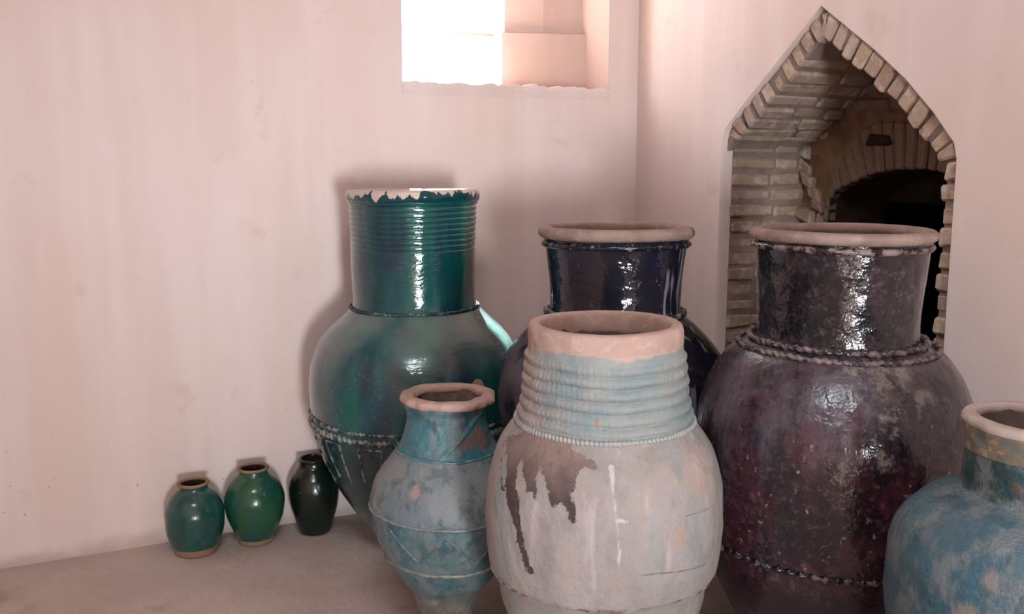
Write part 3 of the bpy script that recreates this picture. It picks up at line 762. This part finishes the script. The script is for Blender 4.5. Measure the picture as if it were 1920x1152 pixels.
# ------------------------------------------------------------------ turquoise jars
def m_turq(name, a, b_, c, clay, hi=.6, lowclay=None, gl=.45, val=.66, sat=.72):
    t = NT(name); x, y, z = t.xyz()
    col = t.mix(t.step(t.noise(6, 4, .6), .35, .65), s2l(a), s2l(b_))
    col = t.mix(t.mth('MULTIPLY', t.step(t.noise(9, 5, .6, loc=(3, 3, 1)), .48, .64), hi), col, s2l(c))
    col = t.mix(t.mth('MULTIPLY', t.step(t.noise(28, 4, .6, loc=(1, 3, 6)), .60, .72), .4), col, s2l((166, 162, 156)))
    if lowclay is not None:
        m = t.step(t.mth('MULTIPLY_ADD', t.noise(9, 4, .6), .12, z), lowclay + .06, lowclay - .01)
        col = t.mix(t.mth('MULTIPLY', m, .75), col, s2l((136, 112, 88)))
        m2 = t.mth('MULTIPLY', m, t.step(t.noise(14, 4, .6, loc=(0, 0, 4)), .5, .62)); col = t.mix(t.mth('MULTIPLY', m2, .7), col, s2l((104, 116, 110)))
    col = t.mix(t.mth('MULTIPLY', t.step(t.noise(13, 6, .7, sc=(1, 1, .55), loc=(8, 3, 6)), .45, .60), .65), col, s2l((152, 152, 150)))
    col = t.mix(t.mth('MULTIPLY', t.step(t.noise(19, 5, .7, sc=(1, 1, .6), loc=(2, 9, 6)), .50, .62), .55), col, s2l((52, 84, 98)))
    ch = t.step(t.mth('ADD', t.attr('chip'), t.mth('MULTIPLY', t.mth('SUBTRACT', t.noise(24, 5, .65), .5), .05)), -.004, .016)
    col = t.mix(t.mth('MULTIPLY', ch, .8), col, s2l(clay))
    b = t.bump(t.noise(24, 5, .65), .65, .012); b = t.bump(t.noise(90, 3, .6), .35, .005, b)
    return t.out(col, t.mth('MULTIPLY_ADD', ch, .3, gl), b, spec=.35, val=val, sat=sat)
M_thin = m_turq('dusty_blue_grey_glaze', (128, 142, 150), (142, 150, 152), (92, 130, 144), (196, 148, 132), .5)
M_thin_neck = m_turq('turquoise_neck_glaze', (58, 128, 140), (86, 140, 148), (34, 112, 132), (150, 108, 98), .6, sat=.95)
M_thin_low = m_turq('turquoise_lower_glaze', (98, 134, 138), (110, 138, 138), (40, 116, 134), (180, 160, 144), .75, lowclay=.22, sat=.85)
THIN = [(.79, .136), (.769, .134), (.744, .124), (.718, .121), (.667, .132), (.635, .144), (.613, .160), (.590, .178), (.547, .211), (.504, .232), (.461, .240), (.42, .236), (.382, .228), (.338, .215), (.294, .197), (.25, .175), (.205, .148), (.178, .125), (.142, .109), (.067, .088), (0, .072)]
j = Jar('storage_jar', 'small turquoise jar with narrow foot and flared clay rim beside the whitish jar', 'jar', (-1.372, -1.136), -19.6, THIN, 33.2, .007)
j.lathe('lower_body', j.outer(0, .449, 90), M_thin_low, attrs={'chip': dots([(-21, .16, .012)], .1)}, rough=.0015)
j.lathe('body', j.outer(.449, .622, 60), M_thin, attrs={'chip': dots([(-24, .544, .020), (-44, .576, .014), (-38, .568, .008), (-6, .613, .012), (-60, .56, .01), (33, .575, .008)], .22)}, rough=.0015)
CL = [(13, .668), (29, .692), (48, .722), (62, .70), (70, .655), (60, .632), (31, .645), (17, .650)]
def thin_neck_rag(u, z):                                   # torn ridge above the bare patch
    return .006 * max(0, 1 - abs(math.degrees(u) - 28 - (z - .70) * 500) / 7) + .002 * noise.noise((u * 9, z * 40, 1))
j.lathe('neck', j.outer(.622, .772, 60), M_thin_neck, attrs={'chip': sdf(CL, .13)}, fun=thin_neck_rag, rough=.002)
def thin_rim(u, z): return .009 * noise.noise((math.sin(u) * 2, math.cos(u) * 2, 4)) + .004 * math.cos(u - 1.2)
j.lathe('rim', torus_rz(.125, .781, .021, .0145, 18, 2.6), M_clay_pink, fun=thin_rim, rough=.009)
j.lathe('inner_wall', [(.109, .782)] + j.inner(.75, .30, .022), M_inner)
j.band('rope_band', .447, .0048, m_relief('worn_blue_band', (124, 134, 136), (158, 144, 134), .46, .62), dr=.0, rough=.6, waves=.006)
j.band('rope_band', .285, .0062, m_relief('worn_tan_band', (118, 130, 126), (162, 146, 130), .42, .62), dr=.0, rough=.6, waves=.006)
j.band('rope_band', .620, .0048, m_relief('turquoise_band', (74, 128, 138), (150, 150, 146), .5, .7), dr=-.001, rough=.5, waves=.006)
M_zz = m_relief('worn_zigzag', (78, 116, 122), (132, 130, 122), .48, .62)
j.cord('zigzag_line', [(-180 + k * 22.5, .325 if k % 2 else .425) for k in range(17)], .0036, M_zz, bead=.3)

M_rt = m_turq('cloudy_turquoise_glaze', (66, 112, 130), (88, 122, 134), (54, 122, 142), (168, 150, 142), .6, gl=.4, val=.56, sat=.9)
M_rt_neck = m_turq('dark_turquoise_neck_glaze', (40, 90, 98), (58, 84, 84), (26, 96, 112), (120, 92, 72), .55, gl=.35, val=.5, sat=.9)
def m_worn_rim():
    t = NT('brown_worn_rim_glaze'); x, y, z = t.xyz()
    col = t.mix(t.step(t.noise(26, 4, .6), .4, .6), s2l((118, 96, 76)), s2l((92, 92, 86)))
    col = t.mix(t.step(t.noise(40, 4, .6, loc=(1, 2, 3)), .55, .66), col, s2l((158, 126, 92)))
    return t.out(col, .7, t.bump(t.noise(50, 4), .5, .008))
RT = [(.95, .143), (.93, .143), (.913, .141), (.87, .138), (.813, .138), (.795, .143), (.782, .160), (.768, .188), (.734, .228), (.702, .254), (.664, .270), (.631, .276), (.535, .277), (.451, .268), (.325, .238), (.198, .188), (0, .12), (-.0667, .11)]
j = Jar('storage_jar', 'turquoise jar with pale worn lip and brown crust in front of the purple jar', 'jar', (-.600, -2.498, .0638), -55.5, RT, 44.8, .005, size=.956)
rtchips = {'chip': dots([(-45, .66, .012), (-20, .60, .03), (-35, .55, .02), (-12, .68, .022), (-5, .56, .018), (-28, .70, .012), (-52, .50, .018)], .27)}
j.lathe('body', j.outer(-.0667, .792, 120), M_rt, attrs=rtchips, rough=.001)
j.lathe('neck', j.outer(.792, .89, 40), M_rt_neck, attrs={'chip': dots([(-12, .83, .014), (-5, .815, .012)], .14)}, rough=.001)
j.lathe('neck_crust', [(r + .0015, z) for r, z in j.outer(.878, .940, 20)], m_worn_rim(), rough=.003)
j.lathe('rim', torus_rz(.130, .940, .0165, .012, 16, 3.0), m_clay('pale_worn_lip', (196, 176, 166), (180, 160, 150), (206, 190, 182)), rough=.003)
j.lathe('inner_wall', [(.115, .940)] + j.inner(.92, .30, .026), M_inner)

# ------------------------------------------------------------------ three little green pots along the wall
def m_green(name, a, b_, c):
    t = NT(name); x, y, z = t.xyz()
    col = t.mix(t.step(t.noise(14, 4, .6, sc=(1, 1, .5)), .38, .62), s2l(a), s2l(b_))
    col = t.mix(t.mth('MULTIPLY', t.step(t.noise(22, 3, .6, loc=(3, 1, 0)), .55, .68), .6), col, s2l(c))
    b = t.bump(t.noise(40, 3), .18, .005)
    return t.out(col, t.mth('MULTIPLY_ADD', t.noise(12, 3), .15, .16), b, coat=.3, val=.75, sat=.9)
def pot(label, loc, rotz, tab, mat, seed, rim_mat, foot):
    Jar.SEG = 96
    j = Jar('glazed_pot', label, 'pot', loc, rotz, tab, seed, .0022, group='small green pots along the wall')
    top = tab[0][0]; rt = tab[0][1]
    j.lathe('body', j.outer(foot, top - .006, 60), mat)
    j.lathe('foot', j.outer(0, foot + .002, 8), M_clay_tan if foot > .012 else mat)
    j.lathe('rim', torus_rz(rt - .004, top - .006, .007, .006, 12), rim_mat)
    j.lathe('inner_wall', [(rt - .010, top - .008)] + j.inner(top - .014, .03, .008, 20), M_inner_dk)
    return j
M_g1 = m_green('sea_green_glaze', (30, 86, 84), (18, 72, 60), (50, 92, 100))
M_g2 = m_green('leaf_green_glaze', (22, 84, 70), (24, 88, 48), (30, 60, 84))
M_g3 = m_green('bottle_green_glaze', (14, 34, 24), (10, 24, 20), (26, 44, 30))
pot('small sea green pot with tan foot, the pot farthest from the tall teal jar', (-2.052, -.130), -3.4,
    [(.279, .058), (.268, .056), (.255, .056), (.242, .070), (.21, .095), (.155, .112), (.101, .110), (.046, .096), (.013, .084), (0, .080)], M_g1, 1.0, M_clay_tan, .027)
pot('small brighter green round-shouldered pot standing between the other two little pots', (-1.825, -.124), -7.1,
    [(.306, .057), (.295, .055), (.282, .057), (.262, .078), (.228, .102), (.173, .117), (.117, .111), (.061, .092), (.016, .072), (0, .068)], M_g2, 2.0, M_clay_tan, .019)
pot('small slim blackish green pot standing right beside the tall teal jar', (-1.587, -.117), -10.9,
    [(.31, .057), (.298, .055), (.282, .057), (.26, .072), (.225, .092), (.18, .101), (.122, .097), (.053, .079), (.012, .068), (0, .064)], M_g3, 3.0, M_g3, .010)
